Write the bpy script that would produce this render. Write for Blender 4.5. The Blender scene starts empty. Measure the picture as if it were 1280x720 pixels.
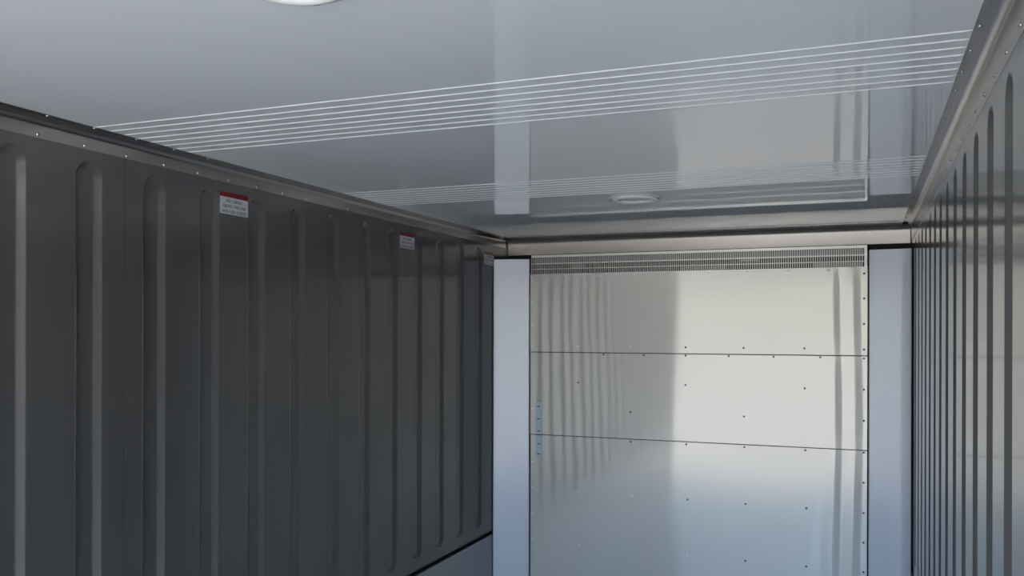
import bpy, bmesh, math, random
from mathutils import Matrix, Vector

random.seed(7)
scene = bpy.context.scene
COL = scene.collection

# ------------------------------------------------------------------ camera
H = 1.72                                   # eye height above the container floor
F_PX = 1100.0
cam_data = bpy.data.cameras.new('camera')
cam = bpy.data.objects.new('camera', cam_data)
COL.objects.link(cam)
cam_data.sensor_width = 36.0
cam_data.lens = 36.0 * F_PX / 1280.0
cam_data.shift_y = 54.5 / 1280.0
cam_data.clip_start = 0.02
cam_data.clip_end = 500
yaw = math.atan(438.0 / F_PX)
cam.matrix_world = (Matrix.Translation((0, 0, H)) @ Matrix.Rotation(yaw, 4, 'Z')
                    @ Matrix.Rotation(math.pi / 2, 4, 'X') @ Matrix.Rotation(math.radians(0.15), 4, 'Z'))
scene.camera = cam

# ------------------------------------------------------------------ sky, sun, exposure
world = bpy.data.worlds.new('world')
scene.world = world
world.use_nodes = True
wn = world.node_tree.nodes
wl = world.node_tree.links
wn.clear()
w_out = wn.new('ShaderNodeOutputWorld')
w_bg = wn.new('ShaderNodeBackground')
w_sky = wn.new('ShaderNodeTexSky')
w_sky.sky_type = 'NISHITA'
w_sky.sun_disc = False
w_sky.sun_elevation = math.radians(45)
w_sky.sun_rotation = math.radians(82)
w_sky.dust_density = 1.2
w_bg.inputs['Strength'].default_value = 0.23
wl.new(w_sky.outputs[0], w_bg.inputs['Color'])
wl.new(w_bg.outputs[0], w_out.inputs['Surface'])

sun_data = bpy.data.lights.new('sun', 'SUN')
sun = bpy.data.objects.new('sun', sun_data)
COL.objects.link(sun)
sun_data.energy = 6.2
sun_data.angle = math.radians(0.6)
sun_data.color = (1.0, 0.95, 0.87)
# the sun stands beside the container, a little towards its closed end: no direct beam comes through the doors
sun_dir = Vector((0.68, 0.22, 0.70)).normalized()
sun.rotation_euler = sun_dir.to_track_quat('Z', 'Y').to_euler()
sun.location = (3, 6, 12)

vs = scene.view_settings
vs.view_transform = 'Standard'
vs.look = 'None'
vs.gamma = 1.0
vs.use_curve_mapping = False
vs.exposure = 2.15

# ------------------------------------------------------------------ dimensions (metres)
XL, XR = -2.052, 0.2374                    # inner faces of the side walls
YB = 4.90                                  # bulkhead face
YD = -0.58                                 # door opening
ZF = 0.0
ZC = 0.566 + H                             # ceiling
YH = 5.072                                 # header face, set back above the bulkhead
YE = 5.09                                  # far end of the side walls


def z(rel):
    return rel + H


# ------------------------------------------------------------------ helpers
def link(name, me, mat=None, parent=None):
    o = bpy.data.objects.new(name, me)
    COL.objects.link(o)
    if mat and me is not None and not me.materials:
        me.materials.append(mat)
    if parent:
        o.parent = parent
    return o


def mesh(name, verts, faces, smooth=False, fix=True):
    me = bpy.data.meshes.new(name)
    me.from_pydata(verts, [], faces)
    if fix:
        bm = bmesh.new()
        bm.from_mesh(me)
        bmesh.ops.recalc_face_normals(bm, faces=bm.faces)
        bm.to_mesh(me)
        bm.free()
    if smooth:
        me.polygons.foreach_set('use_smooth', [True] * len(me.polygons))
    me.update()
    return me


def box_geo(x0, x1, y0, y1, z0, z1):
    v = [(x, y, zz) for x in (x0, x1) for y in (y0, y1) for zz in (z0, z1)]
    f = [(0, 1, 3, 2), (4, 6, 7, 5), (0, 4, 5, 1), (2, 3, 7, 6), (0, 2, 6, 4), (1, 5, 7, 3)]
    return v, f


def merge(*geos):
    V, Fc = [], []
    for v, f in geos:
        n = len(V)
        V += v
        Fc += [tuple(i + n for i in t) for t in f]
    return V, Fc


def box(name, b, mat, parent=None, bevel=0.0):
    me = mesh(name, *box_geo(*b))
    if bevel:
        bm = bmesh.new()
        bm.from_mesh(me)
        bmesh.ops.bevel(bm, geom=list(bm.edges), offset=bevel, segments=2, affect='EDGES', profile=0.5)
        bm.to_mesh(me)
        bm.free()
    return link(name, me, mat, parent)


def tag(o, label=None, cat=None, group=None, kind=None):
    if label:
        o['label'] = label
    if cat:
        o['category'] = cat
    if group:
        o['group'] = group
    if kind:
        o['kind'] = kind
    return o


def empty(name, loc):
    o = bpy.data.objects.new(name, None)
    o.empty_display_size = 0.05
    o.location = loc
    COL.objects.link(o)
    return o


def child_of(o, parent):
    """keep world position of geometry written in world coordinates"""
    o.parent = parent
    o.matrix_parent_inverse = Matrix.Translation(-parent.location)
    return o


# ------------------------------------------------------------------ materials
def pmat(name, color, rough=0.4, metal=0.0, spec=0.5, ior=None, bump=None, var=None, aniso=None, coat=None, rvar=None):
    """bump=(strength, distance, (sx,sy,sz), detail); var=(amount,(sx,sy,sz)); rvar=(amount,(sx,sy,sz))"""
    m = bpy.data.materials.new(name)
    m.use_nodes = True
    nt = m.node_tree
    p = nt.nodes['Principled BSDF']
    p.inputs['Base Color'].default_value = (*color, 1)
    p.inputs['Roughness'].default_value = rough
    p.inputs['Metallic'].default_value = metal
    p.inputs['Specular IOR Level'].default_value = spec
    if ior:
        p.inputs['IOR'].default_value = ior
    if coat:
        p.inputs['Coat Weight'].default_value = coat[0]
        p.inputs['Coat Roughness'].default_value = coat[1]
    tc = nt.nodes.new('ShaderNodeTexCoord')

    def noise(scale, detail=3.0):
        mp = nt.nodes.new('ShaderNodeMapping')
        mp.inputs['Scale'].default_value = scale
        nt.links.new(tc.outputs['Object'], mp.inputs['Vector'])
        n = nt.nodes.new('ShaderNodeTexNoise')
        n.inputs['Scale'].default_value = 1.0
        n.inputs['Detail'].default_value = detail
        nt.links.new(mp.outputs[0], n.inputs['Vector'])
        return n
    if bump:
        n = noise(bump[2], bump[3])
        b = nt.nodes.new('ShaderNodeBump')
        b.inputs['Strength'].default_value = bump[0]
        b.inputs['Distance'].default_value = bump[1]
        nt.links.new(n.outputs['Fac'], b.inputs['Height'])
        nt.links.new(b.outputs[0], p.inputs['Normal'])
    if var:
        n = noise(var[1])
        r = nt.nodes.new('ShaderNodeMapRange')
        r.inputs['From Min'].default_value = 0.3
        r.inputs['From Max'].default_value = 0.7
        r.inputs['To Min'].default_value = 1 - var[0]
        r.inputs['To Max'].default_value = 1 + var[0]
        nt.links.new(n.outputs['Fac'], r.inputs['Value'])
        mx = nt.nodes.new('ShaderNodeMix')
        mx.data_type = 'RGBA'
        mx.blend_type = 'MULTIPLY'
        mx.inputs['Factor'].default_value = 1
        mx.inputs['A'].default_value = (*color, 1)
        nt.links.new(r.outputs[0], mx.inputs['B'])
        nt.links.new(mx.outputs['Result'], p.inputs['Base Color'])
    if rvar:
        n = noise(rvar[1])
        r = nt.nodes.new('ShaderNodeMapRange')
        r.inputs['From Min'].default_value = 0.3
        r.inputs['From Max'].default_value = 0.7
        r.inputs['To Min'].default_value = rough - rvar[0]
        r.inputs['To Max'].default_value = rough + rvar[0]
        nt.links.new(n.outputs['Fac'], r.inputs['Value'])
        nt.links.new(r.outputs[0], p.inputs['Roughness'])
    return m


M = {}
M['ceiling'] = pmat('ceiling_gloss_paint', (0.84, 0.885, 0.905), rough=0.018, spec=0.5,
                    bump=(0.18, 0.004, (1.3, 2.2, 1), 1.0))
M['ridge'] = pmat('ceiling_ridge_paint', (0.86, 0.90, 0.92), rough=0.12)
M['wall'] = pmat('wall_grey_gloss_liner', (0.095, 0.094, 0.093), rough=0.13, spec=1.3,
                 bump=(0.12, 0.004, (1, 3.0, 1.1), 1.0), var=(0.05, (1, 5, 2)))
M['scuff'] = pmat('scuff_liner_metal', (0.42, 0.44, 0.46), rough=0.33, metal=0.9, var=(0.05, (1, 4, 9)))
M['gap'] = pmat('gap_shade_black', (0.008, 0.009, 0.010), rough=0.7)  # near-black colour stands in for the shade inside gaps and joints
M['cove'] = pmat('cove_steel', (0.50, 0.47, 0.445), rough=0.23, metal=0.97, bump=(0.05, 0.002, (40, 1.5, 40), 2.0))
M['header'] = pmat('header_aluminium', (0.36, 0.345, 0.325), rough=0.32, metal=0.6,
                   bump=(0.08, 0.003, (2.5, 8, 8), 2.0))
M['panel'] = pmat('bulkhead_aluminium', (0.42, 0.415, 0.40), rough=0.10, metal=1.0,
                  bump=(0.06, 0.002, (6, 1, 1.2), 1.0))
def rolled(m, color, rough_b, metal_b, fac, aniso=0.97):
    """rolled sheet metal: a tight lobe stretched across the grain plus a wide dull lobe"""
    nt = m.node_tree
    a = nt.nodes['Principled BSDF']
    out = [q for q in nt.nodes if q.type == 'OUTPUT_MATERIAL'][0]
    tg = nt.nodes.new('ShaderNodeCombineXYZ')
    tg.inputs['Z'].default_value = 1.0
    a.inputs['Anisotropic'].default_value = aniso
    nt.links.new(tg.outputs[0], a.inputs['Tangent'])
    b = nt.nodes.new('ShaderNodeBsdfPrincipled')
    b.inputs['Base Color'].default_value = (*color, 1)
    b.inputs['Metallic'].default_value = metal_b
    b.inputs['Roughness'].default_value = rough_b
    for l in list(nt.links):
        if l.to_node == a and l.to_socket.name == 'Normal':
            nt.links.new(l.from_socket, b.inputs['Normal'])
    mx = nt.nodes.new('ShaderNodeMixShader')
    mx.inputs['Fac'].default_value = fac
    nt.links.new(a.outputs[0], mx.inputs[1])
    nt.links.new(b.outputs[0], mx.inputs[2])
    nt.links.new(mx.outputs[0], out.inputs['Surface'])


rolled(M['panel'], (0.66, 0.65, 0.635), 0.6, 0.15, 0.70)
M['post'] = pmat('post_satin_aluminium', (0.27, 0.285, 0.33), rough=0.12, metal=1.0,
                 bump=(0.05, 0.002, (7, 7, 0.8), 1.0))
rolled(M['post'], (0.55, 0.59, 0.67), 0.55, 0.05, 0.78)
M['grille'] = pmat('grille_aluminium', (0.56, 0.56, 0.54), rough=0.35, metal=0.5)
M['plenum'] = pmat('plenum_dark', (0.012, 0.0125, 0.013), rough=0.6)
M['coil'] = pmat('plenum_plate', (0.17, 0.17, 0.165), rough=0.5, metal=0.2)
M['screw'] = pmat('screw_steel', (0.62, 0.62, 0.62), rough=0.25, metal=1.0)
M['rivet_dark'] = pmat('rivet_dark_metal', (0.10, 0.10, 0.105), rough=0.4, metal=0.7)
M['rivet'] = pmat('rivet_aluminium', (0.7, 0.7, 0.7), rough=0.3, metal=1.0)
M['strip'] = pmat('strip_pale_blue', (0.50, 0.62, 0.70), rough=0.4)
M['slot'] = pmat('slot_dark', (0.10, 0.14, 0.18), rough=0.6)
M['floor'] = pmat('floor_aluminium', (0.78, 0.79, 0.80), rough=0.26, metal=0.6, var=(0.08, (3, 1, 1)))
M['ground'] = pmat('yard_concrete', (0.46, 0.435, 0.39), rough=0.9, var=(0.12, (0.35, 0.35, 0.35)))
M['sticker'] = pmat('sticker_white', (0.66, 0.66, 0.70), rough=0.35)
M['red'] = pmat('sticker_red', (0.19, 0.006, 0.006), rough=0.35)
M['ink'] = pmat('sticker_ink', (0.09, 0.08, 0.09), rough=0.5)
M['lamp_ring'] = pmat('lamp_white_plastic', (0.88, 0.88, 0.87), rough=0.18)
M['lamp_lens'] = pmat('lamp_lens', (0.62, 0.65, 0.66), rough=0.06)
M['lamp_flange'] = pmat('lamp_flange', (0.74, 0.76, 0.76), rough=0.15)
M['seam'] = pmat('panel_seam_dark', (0.05, 0.05, 0.05), rough=0.5)

# ------------------------------------------------------------------ the yard outside the doors
gm = mesh('ground', [(-150, -150, -0.22), (150, -150, -0.22), (150, 150, -0.22), (-150, 150, -0.22)], [(0, 1, 2, 3)], fix=False)
tag(link('ground', gm, M['ground']), 'pale concrete yard in front of the open container doors', kind='structure')

# ------------------------------------------------------------------ floor: aluminium T-bar decking
prof = []
x = XL
pitch = 0.058
while x + pitch < XR:
    prof += [(x, ZF - 0.05), (x + 0.022, ZF - 0.05), (x + 0.022, ZF), (x + pitch, ZF)]
    x += pitch
prof += [(XR, ZF)]
V, Fc = [], []
for i, (px, pz) in enumerate(prof):
    V += [(px, YD - 0.02, pz), (px, YB + 0.05, pz)]
    if i:
        Fc.append((2 * i - 2, 2 * i, 2 * i + 1, 2 * i - 1))
floor = link('floor', mesh('floor', V, Fc, fix=False), M['floor'])
tag(floor, 'aluminium T-bar container floor', kind='structure')
v, f = box_geo(XL - 0.1, XR + 0.1, YD - 0.02, YB + 0.3, ZF - 0.2, ZF - 0.055)
sub = link('base', mesh('base', v, f), M['gap'], floor)

# ------------------------------------------------------------------ ceiling
ceiling = box('ceiling', (XL - 0.08, XR + 0.08, YD, YB + 0.3, ZC, ZC + 0.09), M['ceiling'])
tag(ceiling, 'glossy pale grey container ceiling', kind='structure')
# raised stiffening beads pressed across the ceiling, two sets of eight
segs = 6
bw, bh = 0.0080, 0.0022


def bead_mesh(x0, x1):
    Vb, Fb = [], []
    for xx, sc in ((x0, 0.2), (x0 + 0.012, 1), (x1 - 0.012, 1), (x1, 0.2)):
        for k in range(segs + 1):
            a = math.pi * k / segs
            Vb.append((xx, -math.cos(a) * bw / 2, -math.sin(a) * bh * sc))
    for j in range(3):
        for k in range(segs):
            a0 = j * (segs + 1) + k
            Fb.append((a0, a0 + 1, a0 + segs + 2, a0 + segs + 1))
    return mesh('bead', Vb, Fb, smooth=True)


bead_me = bead_mesh(XL + 0.066, XR - 0.045)
for y0, y1 in ((1.848, 2.211), (3.106, 3.469)):
    for k in range(8):
        b = link('bead', bead_me, M['ridge'], ceiling)
        b.location = (0, y0 + (y1 - y0) * k / 7, ZC)

# ------------------------------------------------------------------ side walls with recessed vertical flutes
FL_PROFILE = [(-0.004, 0), (0, 0), (0.0016, 0.0003), (0.0030, 0.0011), (0.0038, 0.0017), (0.0200, 0.0124),
              (0.0208, 0.0129), (0.0222, 0.0136), (0.0240, 0.0140), (0.0280, 0.0140)]
# the edge nearer the doors is a rounder, steeper fold
FL_NEAR = [(-0.004, 0), (0, 0), (0.0030, 0.0004), (0.0060, 0.0016), (0.0085, 0.0034), (0.0130, 0.0092),
           (0.0142, 0.0110), (0.0158, 0.0128), (0.0178, 0.0140), (0.0220, 0.0140)]
NA = 14


def flute_cell(y0, y1, yc, R, zb, zt, z0, z1, X, out):
    """one wall cell [y0,y1] x [zb,zt] with a capsule flute centred at yc, ends at z0 / z1; out = -1/+1 is 'into the wall'"""
    V, Fc = [], []
    loops = []
    for (i0, d0), (i1, d1) in zip(FL_PROFILE, FL_NEAR):
        ring = []
        for half, zc in ((0.0, z1 - R), (math.pi, z0 + R)):   # top arc from +y to -y, then bottom arc back to +y
            for k in range(NA + 1):
                a = half + math.pi * k / NA
                w = 0.5 + 0.5 * math.cos(a)
                r = R - (i0 * w + i1 * (1 - w))
                d = d0 * w + d1 * (1 - w)
                ring.append(len(V))
                V.append((X + out * d, yc + r * math.cos(a), zc + r * math.sin(a)))
        loops.append(ring)
    n = len(loops[0])
    for a, b in zip(loops, loops[1:]):
        for k in range(n):
            Fc.append((a[k], a[(k + 1) % n], b[(k + 1) % n], b[k]))
    last = loops[-1]
    for k in range(NA):                              # recessed floor, as a strip joining the two end arcs
        Fc.append((last[k], last[k + 1], last[2 * NA + 1 - k - 1], last[2 * NA + 1 - k]))
    o = loops[0]

    def add(p):
        V.append(p)
        return len(V) - 1
    r = R + 0.004
    # above the top arc and below the bottom arc: columns
    tops = [add((X, V[o[k]][1], zt)) for k in range(NA + 1)]
    bots = [add((X, V[o[NA + 1 + k]][1], zb)) for k in range(NA + 1)]
    for k in range(NA):
        Fc.append((o[k], tops[k], tops[k + 1], o[k + 1]))
        Fc.append((o[NA + 1 + k], bots[k], bots[k + 1], o[NA + 2 + k]))
    c00, c01, c10, c11 = add((X, y0, zb)), add((X, y0, zt)), add((X, y1, zb)), add((X, y1, zt))
    # side strips
    Fc.append((c00, bots[0], o[NA + 1], o[NA], tops[NA], c01))
    Fc.append((c10, c11, tops[0], o[0], o[2 * NA + 1], bots[NA]))
    return V, Fc


def wall_panel(name, ys, ye, centres, zb, zt, z0, z1, X, out, parent, mat, R=0.049):
    cs = [c for c in centres if ys + 0.06 < c < ye - 0.06]
    bounds = [ys] + [(a + b) / 2 for a, b in zip(cs, cs[1:])] + [ye]
    geos = [flute_cell(bounds[i], bounds[i + 1], c, R, zb, zt, z0, z1, X, out) for i, c in enumerate(cs)]
    V, Fc = merge(*geos)
    me = bpy.data.meshes.new(name)
    me.from_pydata(V, [], Fc)
    bm = bmesh.new()
    bm.from_mesh(me)
    bmesh.ops.remove_doubles(bm, verts=bm.verts, dist=0.0004)
    bmesh.ops.recalc_face_normals(bm, faces=bm.faces)
    # make the panel face the room
    big = max(bm.faces, key=lambda q: q.calc_area())
    if big.normal.x * out > 0:
        bmesh.ops.reverse_faces(bm, faces=bm.faces)
    bm.to_mesh(me)
    bm.free()
    me.polygons.foreach_set('use_smooth', [True] * len(me.polygons))
    return link(name, me, mat, parent)


ZSC = z(-1.198)                                       # top of the scuff liner
wall_left = box('wall_left', (XL - 0.10, XL - 0.032, YD, YB + 0.3, ZF - 0.05, ZC), M['gap'])
tag(wall_left, 'dark grey fluted left side wall of the container', kind='structure')
cl = [1.8865 + 0.25 * k for k in range(-9, 12)]
wall_panel('panel', YD, 2.0152, cl, ZSC + 0.012, ZC, z(-1.135), z(0.488), XL, -1, wall_left, M['wall'])
wall_panel('panel', 2.0168, YE, cl, ZSC + 0.012, ZC, z(-1.135), z(0.488), XL, -1, wall_left, M['wall'])
box('scuff_liner', (XL - 0.025, XL + 0.002, YD, YB, ZF - 0.04, ZSC - 0.012), M['scuff'], wall_left)

wall_right = box('wall_right', (XR + 0.032, XR + 0.10, YD, YB + 0.3, ZF - 0.05, ZC), M['gap'])
tag(wall_right, 'grey fluted right side wall of the container reflecting the bulkhead', kind='structure')
cr = [1.7535 + 0.2406 * k for k in range(-9, 13)]
wall_panel('panel', YD, YE, cr, ZSC + 0.012, ZC, z(-1.135), z(0.458), XR, 1, wall_right, M['wall'], R=0.046)
box('scuff_liner', (XR - 0.002, XR + 0.025, YD, YB, ZF - 0.04, ZSC - 0.012), M['scuff'], wall_right)

# ------------------------------------------------------------------ screws and rivets
def dome_mesh(name, r, h, n=10):
    Vd = [(0, 0, h)]
    Fd = []
    for rr, hh in ((0.55, 0.86), (0.92, 0.45), (1.0, 0.0)):
        for k in range(n):
            a = 2 * math.pi * k / n
            Vd.append((rr * r * math.cos(a), rr * r * math.sin(a), hh * h))
    for k in range(n):
        Fd.append((0, 1 + k, 1 + (k + 1) % n))
        for j in range(2):
            a, b = 1 + j * n + k, 1 + j * n + (k + 1) % n
            Fd.append((a, a + n, b + n, b))
    return mesh(name, Vd, Fd, smooth=True)


screw_me = dome_mesh('screw', 0.0048, 0.0032)
rivet_me = dome_mesh('rivet', 0.0055, 0.0025)
rivet_dark_me = dome_mesh('rivet_dark', 0.0058, 0.0024)
screw_me.materials.append(M['screw'])
rivet_me.materials.append(M['rivet'])
rivet_dark_me.materials.append(M['rivet_dark'])


def put(name, me, loc, normal, parent):
    o = link(name, me, None, parent)
    o.location = loc
    o.rotation_euler = Vector(normal).to_track_quat('Z', 'Y').to_euler()
    return o


# ------------------------------------------------------------------ coves (corner trims)
def cove_mesh(name, pts, y0, y1, axis='y'):
    """extrude a profile (a, b) along an axis; pts are (x, z) for axis y and (y, z) for axis x"""
    V, Fc = [], []
    for (a, b) in pts:
        if axis == 'y':
            V += [(a, y0, b), (a, y1, b)]
        else:
            V += [(y0, a, b), (y1, a, b)]
    n = len(pts)
    for i in range(n):
        j = (i + 1) % n
        Fc.append((2 * i, 2 * j, 2 * j + 1, 2 * i + 1))
    Fc.append(tuple(2 * i for i in range(n)))
    Fc.append(tuple(2 * i + 1 for i in range(n)))
    me = mesh(name, V, Fc, smooth=True)
    bm = bmesh.new()
    bm.from_mesh(me)
    for e in bm.edges:
        if len(e.link_faces) == 2 and e.calc_face_angle() > math.radians(35):
            e.smooth = False
    bm.to_mesh(me)
    bm.free()
    return me


def cove_profile(a_c, z_c, sgn, wa, wz, r, t=0.003, n=8):
    """L-shaped trim hugging the corner (a_c, z_c): ceiling leg wa, wall leg wz, concave fillet r; sgn points into the room"""
    inner = [(wa, t)]
    c = (t + r, t + r)
    for k in range(n + 1):
        a = math.pi / 2 * k / n
        inner.append((c[0] - r * math.sin(a), c[1] - r * math.cos(a)))
    inner.append((t, wz))
    outer = [(0, wz), (0, 0), (wa, 0)]
    return [(a_c + sgn * p, z_c - q) for p, q in inner + outer]


trim_1 = link('trim_1', cove_mesh('trim_1', cove_profile(XL, ZC, 1, 0.068, 0.051, 0.018, t=0.0015), YD, YH - 0.035), M['cove'])
tag(trim_1, 'dark steel cove strip along the top of the left wall', kind='structure')
trim_2 = link('trim_2', cove_mesh('trim_2', cove_profile(XR, ZC, -1, 0.047, 0.086, 0.020, t=0.0015), YD, YH - 0.035), M['cove'])
tag(trim_2, 'screwed steel cove strip along the top of the right wall', kind='structure')
for k in range(-2, 23):
    yy = 1.699 + 0.1527 * k
    if yy < YH - 0.08:
        put('screw', screw_me, (XL + 0.068 - 0.010, yy, ZC - 0.0014), (0, 0, -1), trim_1)
    yy = 1.718 + 0.1525 * k
    if yy < YH - 0.08:
        put('screw', screw_me, (XL + 0.0014, yy, z(0.524)), (1, 0, 0), trim_1)
    yy = 1.823 + 0.1532 * k
    if yy < YH - 0.08:
        put('screw', screw_me, (XR - 0.047 + 0.009, yy, ZC - 0.0014), (0, 0, -1), trim_2)
    yy = 1.772 + 0.149 * k
    if yy < YH - 0.08:
        put('screw', screw_me, (XR - 0.0014, yy, z(0.497)), (-1, 0, 0), trim_2)

# header cove over the bulkhead
trim_3 = link('trim_3', cove_mesh('trim_3', cove_profile(YH, ZC, -1, 0.176, 0.0945, 0.030, t=0.0015), XL + 0.004, XR - 0.004, 'x'), M['header'])
tag(trim_3, 'brushed aluminium cove strip across the top of the bulkhead', kind='structure')
for k in range(15):
    put('screw', screw_me, (-1.88 + 0.148 * k, YH - 0.160, ZC - 0.0014), (0, 0, -1), trim_3)

# ------------------------------------------------------------------ bulkhead (back wall)
wall_back = box('wall_back', (XL - 0.03, XR + 0.03, YB + 0.22, YB + 0.30, ZF - 0.05, ZC), M['plenum'])
tag(wall_back, 'aluminium bulkhead at the far end of the container', kind='structure')

PX0, PX1 = -1.832, 0.024


def ripple(xx, zr):
    """gentle oil-canning of the thin sheet (metres towards the room)"""
    e = math.exp(-((xx + 0.08) / 0.10) ** 2)
    d = 0.0024 * e * math.sin((xx + 0.126) * 2 * math.pi / 0.106 + math.pi + 0.5 * math.sin(zr * 3.1))
    el = math.exp(-((xx + 1.62) / 0.22) ** 2)
    d += 0.00006 * el * math.sin(xx * 46 + 1.3 * math.sin(zr * 5.0))
    d += 0.0011 * math.sin(xx * 2.7 + zr * 1.9) + 0.0005 * math.sin(xx * 6.1 - zr * 3.3)
    return d


def sheet(name, zb, zt, y, parent):
    nx, nz = 150, max(6, int((zt - zb) / 0.05))
    V, Fc = [], []
    for j in range(nz + 1):
        for i in range(nx + 1):
            xx = PX0 + (PX1 - PX0) * i / nx
            t = j / nz
            zz = zb + (zt - zb) * t
            edge = min(1, min(t, 1 - t) * (zt - zb) / 0.06) * 0.7 + 0.3
            V.append((xx, y - ripple(xx, zz) * edge, z(zz)))
    w = nx + 1
    for j in range(nz):
        for i in range(nx):
            a = j * w + i
            Fc.append((a, a + 1, a + w + 1, a + w))
    # turned-back lip along the lower edge so that the lap joint has thickness
    base = len(V)
    for i in range(nx + 1):
        V.append(V[i])
    for i in range(nx + 1):
        V.append((V[i][0], V[i][1] + 0.006, V[i][2]))
    for i in range(nx):
        Fc.append((base + i, base + w + i, base + w + i + 1, base + i + 1))
    me = mesh(name, V, Fc, fix=False)
    me.polygons.foreach_set('use_smooth', [True] * (nx * nz) + [False] * nx)
    return link(name, me, M['panel'], parent)


sheet('panel', -0.118, 0.340, YB - 0.004, wall_back)
sheet('panel', -0.607, -0.112, YB, wall_back)
sheet('panel', -1.72, -0.600, YB + 0.004, wall_back)
box('seam', (PX0, PX1, YB - 0.0035, YB + 0.001, z(-0.1235), z(-0.1180)), M['seam'], wall_back)
box('seam', (PX0, PX1, YB + 0.0005, YB + 0.005, z(-0.6120), z(-0.6070)), M['seam'], wall_back)
box('plenum_back', (PX0, PX1, YB + 0.012, YB + 0.02, ZF, z(0.335)), M['plenum'], wall_back)


def riv(xx, zr, me=None, lift=0.0):
    if zr > -0.118:
        y0 = YB - 0.004
    elif zr > -0.607:
        y0 = YB
    else:
        y0 = YB + 0.004
    put('rivet', me or (rivet_dark_me if xx > -1.0 else rivet_me), (xx, y0 - ripple(xx, zr) - 0.0002, z(zr)), (0, -1, 0), wall_back)  # default tone goes by position: dark to the right, pale to the left


for k in range(5):
    riv(-1.539 + 0.3135 * k, -0.085)
for k in range(7):
    riv(-1.62 + 0.2357 * k, -0.131, rivet_dark_me if k else rivet_me)
for xx, zr in ((-0.913, -0.294), (-1.225, -0.456), (-0.283, -0.296), (-0.596, -0.457), (-1.536, -0.296)):
    riv(xx, zr, rivet_dark_me)
for k in range(5):
    riv(-1.537 + 0.3143 * k, -0.624, rivet_dark_me if k else rivet_me)
    riv(-1.530 + 0.3143 * k, -0.931, rivet_dark_me if k > 1 else rivet_me)
    riv(-1.530 + 0.3143 * k, -1.240, rivet_dark_me if k > 2 else rivet_me)
for zr in (0.302, 0.174, 0.041, -0.088, -0.455, -0.612, -0.772, -0.925, -1.078, -1.232):
    riv(-1.820, zr, rivet_me)
for zr in (0.305, 0.176, 0.044, -0.088, -0.134, -0.295, -0.456, -0.621, -0.778, -0.935, -1.088, -1.241):
    riv(0.008, zr, rivet_dark_me)
for k in range(9):
    riv(-1.826 + 0.2075 * k, 0.326, rivet_me)

# ---- corner posts beside the bulkhead
def post(name, p0, p1, zt, parent):
    """flat folded sheet from plan point p0 to p1 with returned edges"""
    a, b = Vector((p0[0], p0[1], 0)), Vector((p1[0], p1[1], 0))
    d = (b - a).normalized()
    n = Vector((-d.y, d.x, 0))                          # away from the room
    r = 0.006
    plan = [a + n * 0.03, a + n * r]
    for k in range(1, 5):
        t = math.pi / 2 * k / 5
        plan.append(a + d * (r - r * math.cos(t)) + n * (r - r * math.sin(t)))
    plan.append(a + d * r)
    plan.append(b - d * r)
    for k in range(1, 5):
        t = math.pi / 2 * k / 5
        plan.append(b - d * (r - r * math.sin(t)) + n * (r - r * math.cos(t)))
    plan += [b + n * r, b + n * 0.03]
    m = len(plan)
    V = [(p.x, p.y, ZF) for p in plan] + [(p.x, p.y, zt) for p in plan]
    Fc = [(i, i + 1, m + i + 1, m + i) for i in range(m - 1)]
    Fc.append(tuple(range(m, 2 * m)))
    me = mesh(name, V, Fc, smooth=True)
    bm = bmesh.new()
    bm.from_mesh(me)
    for e in bm.edges:
        if len(e.link_faces) == 2 and e.calc_face_angle() > math.radians(40):
            e.smooth = False
    bm.to_mesh(me)
    bm.free()
    return link(name, me, M['post'], parent)


post('post', (XL + 0.006, YB - 0.065), (-1.836, YB - 0.006), z(0.430), wall_back)
post('post', (0.030, YB - 0.018), (XR - 0.006, YB - 0.030), z(0.425), wall_back)
box('gap_shade_backing', (XL, PX0 + 0.01, YB + 0.03, YB + 0.04, ZF, z(0.415)), M['gap'], wall_back)  # dark sheet added behind the post so the gap reads as deep shade
box('gap_shade_backing', (0.01, XR, YB + 0.03, YB + 0.04, ZF, z(0.415)), M['gap'], wall_back)

# ---- air outlet grille under the header
gr = empty('air_grille', ((PX0 + PX1) / 2, YB, z(0.339)))
tag(gr, 'long aluminium air grille with narrow upright slots above the bulkhead panels', 'grille')
GX0, GX1 = -1.826, 0.010
for zr0, zr1 in ((0.4385, 0.4520), (0.3990, 0.4040), (0.3675, 0.3710), (0.3360, 0.3400)):
    child_of(box('rail', (GX0, GX1, YB - 0.004, YB + 0.004, z(zr0), z(zr1)), M['grille']), gr)
geos = []
ns = 160
for k in range(ns + 1):
    xc = GX0 + (GX1 - GX0) * k / ns
    geos.append(box_geo(xc - 0.0017, xc + 0.0017, YB - 0.002, YB + 0.004, z(0.339), z(0.440)))
sl = link('slat', mesh('slat', *merge(*geos)), M['grille'])
sl['kind'] = 'stuff'
child_of(sl, gr)
child_of(box('end_cap', (GX1, GX1 + 0.012, YB - 0.006, YB + 0.004, z(0.336), z(0.452)), M['grille']), gr)
child_of(box('upper_baffle', (GX0, GX1, YB + 0.045, YB + 0.048, z(0.400), z(0.447)), M['coil']), gr)
child_of(box('top_plate', (GX0, GX1, YB + 0.048, YH - 0.010, z(0.444), z(0.447)), M['coil']), gr)
child_of(box('blanking_plate', (-1.59, -1.50, YB + 0.012, YB + 0.015, z(0.371), z(0.404)), M['coil']), gr)
child_of(box('blanking_plate', (-0.62, -0.52, YB + 0.012, YB + 0.015, z(0.385), z(0.440)), M['coil']), gr)
child_of(box('blanking_plate', (-0.24, 0.0, YB + 0.030, YB + 0.033, z(0.336), z(0.366)), M['coil']), gr)
child_of(box('blanking_plate', (-0.95, -0.70, YB + 0.030, YB + 0.033, z(0.336), z(0.366)), M['coil']), gr)

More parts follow.
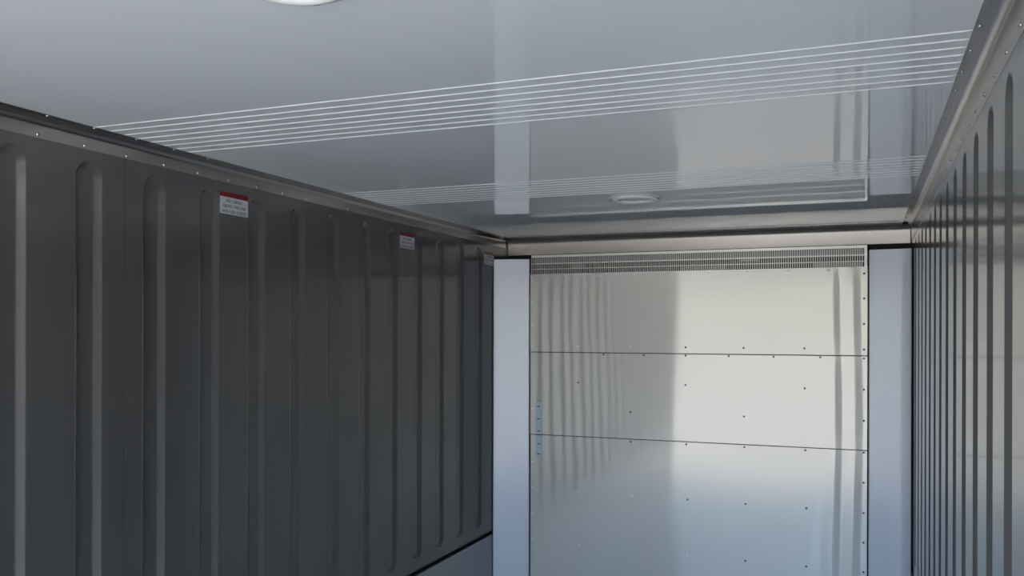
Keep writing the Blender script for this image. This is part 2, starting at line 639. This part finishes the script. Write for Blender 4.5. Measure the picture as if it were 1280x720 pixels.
# ---- pale slotted strip at the left edge of the bulkhead
st = empty('slotted_strip', (-1.778, YB, z(-0.742)))
tag(st, 'pale blue slotted strip at the left edge of the bulkhead', 'strip')
for zr0, zr1, y in ((-0.606, -0.419, YB - 0.0030), (-0.743, -0.614, YB + 0.0010)):
    child_of(box('plate', (-1.799, -1.758, y - 0.0012, y + 0.002, z(zr0), z(zr1)), M['strip'], bevel=0.0005), st)
for zr in (-0.443, -0.516, -0.588, -0.664, -0.724):
    y = YB - 0.0044 if zr > -0.607 else YB - 0.0004
    child_of(box('slot', (-1.789, -1.769, y - 0.0004, y + 0.002, z(zr - 0.0035), z(zr + 0.0035)), M['slot']), st)

# ------------------------------------------------------------------ notice stickers on the left wall
def text_mesh(body, size):
    cu = bpy.data.curves.new('lettering', 'FONT')
    cu.body = body
    cu.size = size
    cu.align_x = 'CENTER'
    cu.align_y = 'CENTER'
    cu.offset = 0.00022
    cu.extrude = 0.00008
    cu.resolution_u = 2
    t = bpy.data.objects.new('lettering_source', cu)
    COL.objects.link(t)
    dg = bpy.context.evaluated_depsgraph_get()
    me = bpy.data.meshes.new_from_object(t.evaluated_get(dg))
    bpy.data.objects.remove(t)
    me.materials.clear()
    me.materials.append(M['ink'])
    return me


SW, SH = 0.147, 0.077
lines = [('NO CARGO', 0.0125, 0.0135), ('ABOVE THIS LINE', 0.0125, -0.0050), ('WHEN USED AS REEFER', 0.0125, -0.0235)]
txt = []
for body, size, dz in lines:
    me = text_mesh(body, size * 1.25)
    wdt = max(v.co.x for v in me.vertices) - min(v.co.x for v in me.vertices)
    txt.append((me, dz, min(1.0, 0.132 / wdt)))


def sticker(y0, zc, label):
    e = empty('notice_sticker', (XL, y0 + SW / 2, z(zc)))
    tag(e, label, 'sticker', 'red and white notice stickers along the left wall')
    o = box('sheet', (0.0002, 0.0010, -SW / 2, SW / 2, -SH / 2, SH / 2 - 0.0180), M['sticker'], e)
    o = box('red_band', (0.0002, 0.0010, -SW / 2, SW / 2, SH / 2 - 0.0180, SH / 2), M['red'], e)
    o['label'] = 'red band'
    for me, dz, sc in txt:
        t = link('lettering', me, None, e)
        # text x axis runs along +Y of the wall, its normal along +X
        t.matrix_local = (Matrix.Translation((0.0011, 0, dz - 0.006)) @
                          Matrix(((0, 0, 1, 0), (1, 0, 0, 0), (0, 1, 0, 0), (0, 0, 0, 1))) @
                          Matrix.Diagonal((sc, 1.0, 1.0, 1)))
    return e


sticker(2.438, 0.4445, 'largest and nearest red and white notice sticker high on the grey left wall')
sticker(3.703, 0.4390, 'middle red and white notice sticker of the three on the left wall')
sticker(4.710, 0.4320, 'farthest notice sticker, in the left wall corner beside the pale post')

# ------------------------------------------------------------------ round ceiling lamps
def lathe(name, prof, n=48, mat=None):
    V, Fc = [], []
    for (r, zz) in prof:
        for k in range(n):
            a = 2 * math.pi * k / n
            V.append((r * math.cos(a), r * math.sin(a), zz))
    for j in range(len(prof) - 1):
        for k in range(n):
            a, b = j * n + k, j * n + (k + 1) % n
            Fc.append((a, b, b + n, a + n))
    me = mesh(name, V, Fc, smooth=True)
    if mat:
        me.materials.append(mat)
    return me


fl_me = lathe('flange', [(0.080, 0), (0.114, 0), (0.114, -0.0015), (0.111, -0.0028), (0.082, -0.003)], mat=M['lamp_flange'])
ring_me = lathe('ring', [(0.098, -0.002)] + [(0.085 + 0.013 * math.cos(math.pi * k / 8), -0.002 - 0.011 * math.sin(math.pi * k / 8)) for k in range(9)] + [(0.072, -0.002)], mat=M['lamp_ring'])
lens_me = lathe('lens', [(0.074, -0.0030), (0.060, -0.0048), (0.035, -0.0062), (0.0004, -0.0066)], mat=M['lamp_lens'])
clip_me = mesh('clip', *box_geo(-0.006, 0.006, -0.003, 0.003, -0.006, 0))
clip_me.materials.append(M['rivet_dark'])


def lamp(x, y, ang, label):
    e = empty('ceiling_lamp', (x, y, ZC))
    tag(e, label, 'lamp', 'round lamps on the ceiling')
    link('flange', fl_me, None, e)
    link('ring', ring_me, None, e)
    link('lens', lens_me, None, e)
    for a in (ang, ang + math.pi):
        c = link('clip', clip_me, None, e)
        c.location = (0.100 * math.cos(a), 0.100 * math.sin(a), -0.0015)
        c.rotation_euler = (0, 0, a + math.pi / 2)
    return e


lamp(-0.854, 1.177, math.radians(100), 'white round ceiling lamp cut off by the top edge, nearest the camera')
lamp(-0.893, 3.646, math.radians(10), 'small far round ceiling lamp in front of the air grille')

# ------------------------------------------------------------------ door frame at the open end, behind the camera
door = box('door_1', (XL - 0.10, XR + 0.10, YD - 0.06, YD, ZC - 0.015, ZC + 0.09), M['cove'])
tag(door, 'steel header of the open container doorway', kind='structure')
box('jamb', (XL - 0.10, XL + 0.005, YD - 0.06, YD, ZF - 0.2, ZC + 0.09), M['cove'], door)
box('jamb', (XR - 0.005, XR + 0.10, YD - 0.06, YD, ZF - 0.2, ZC + 0.09), M['cove'], door)
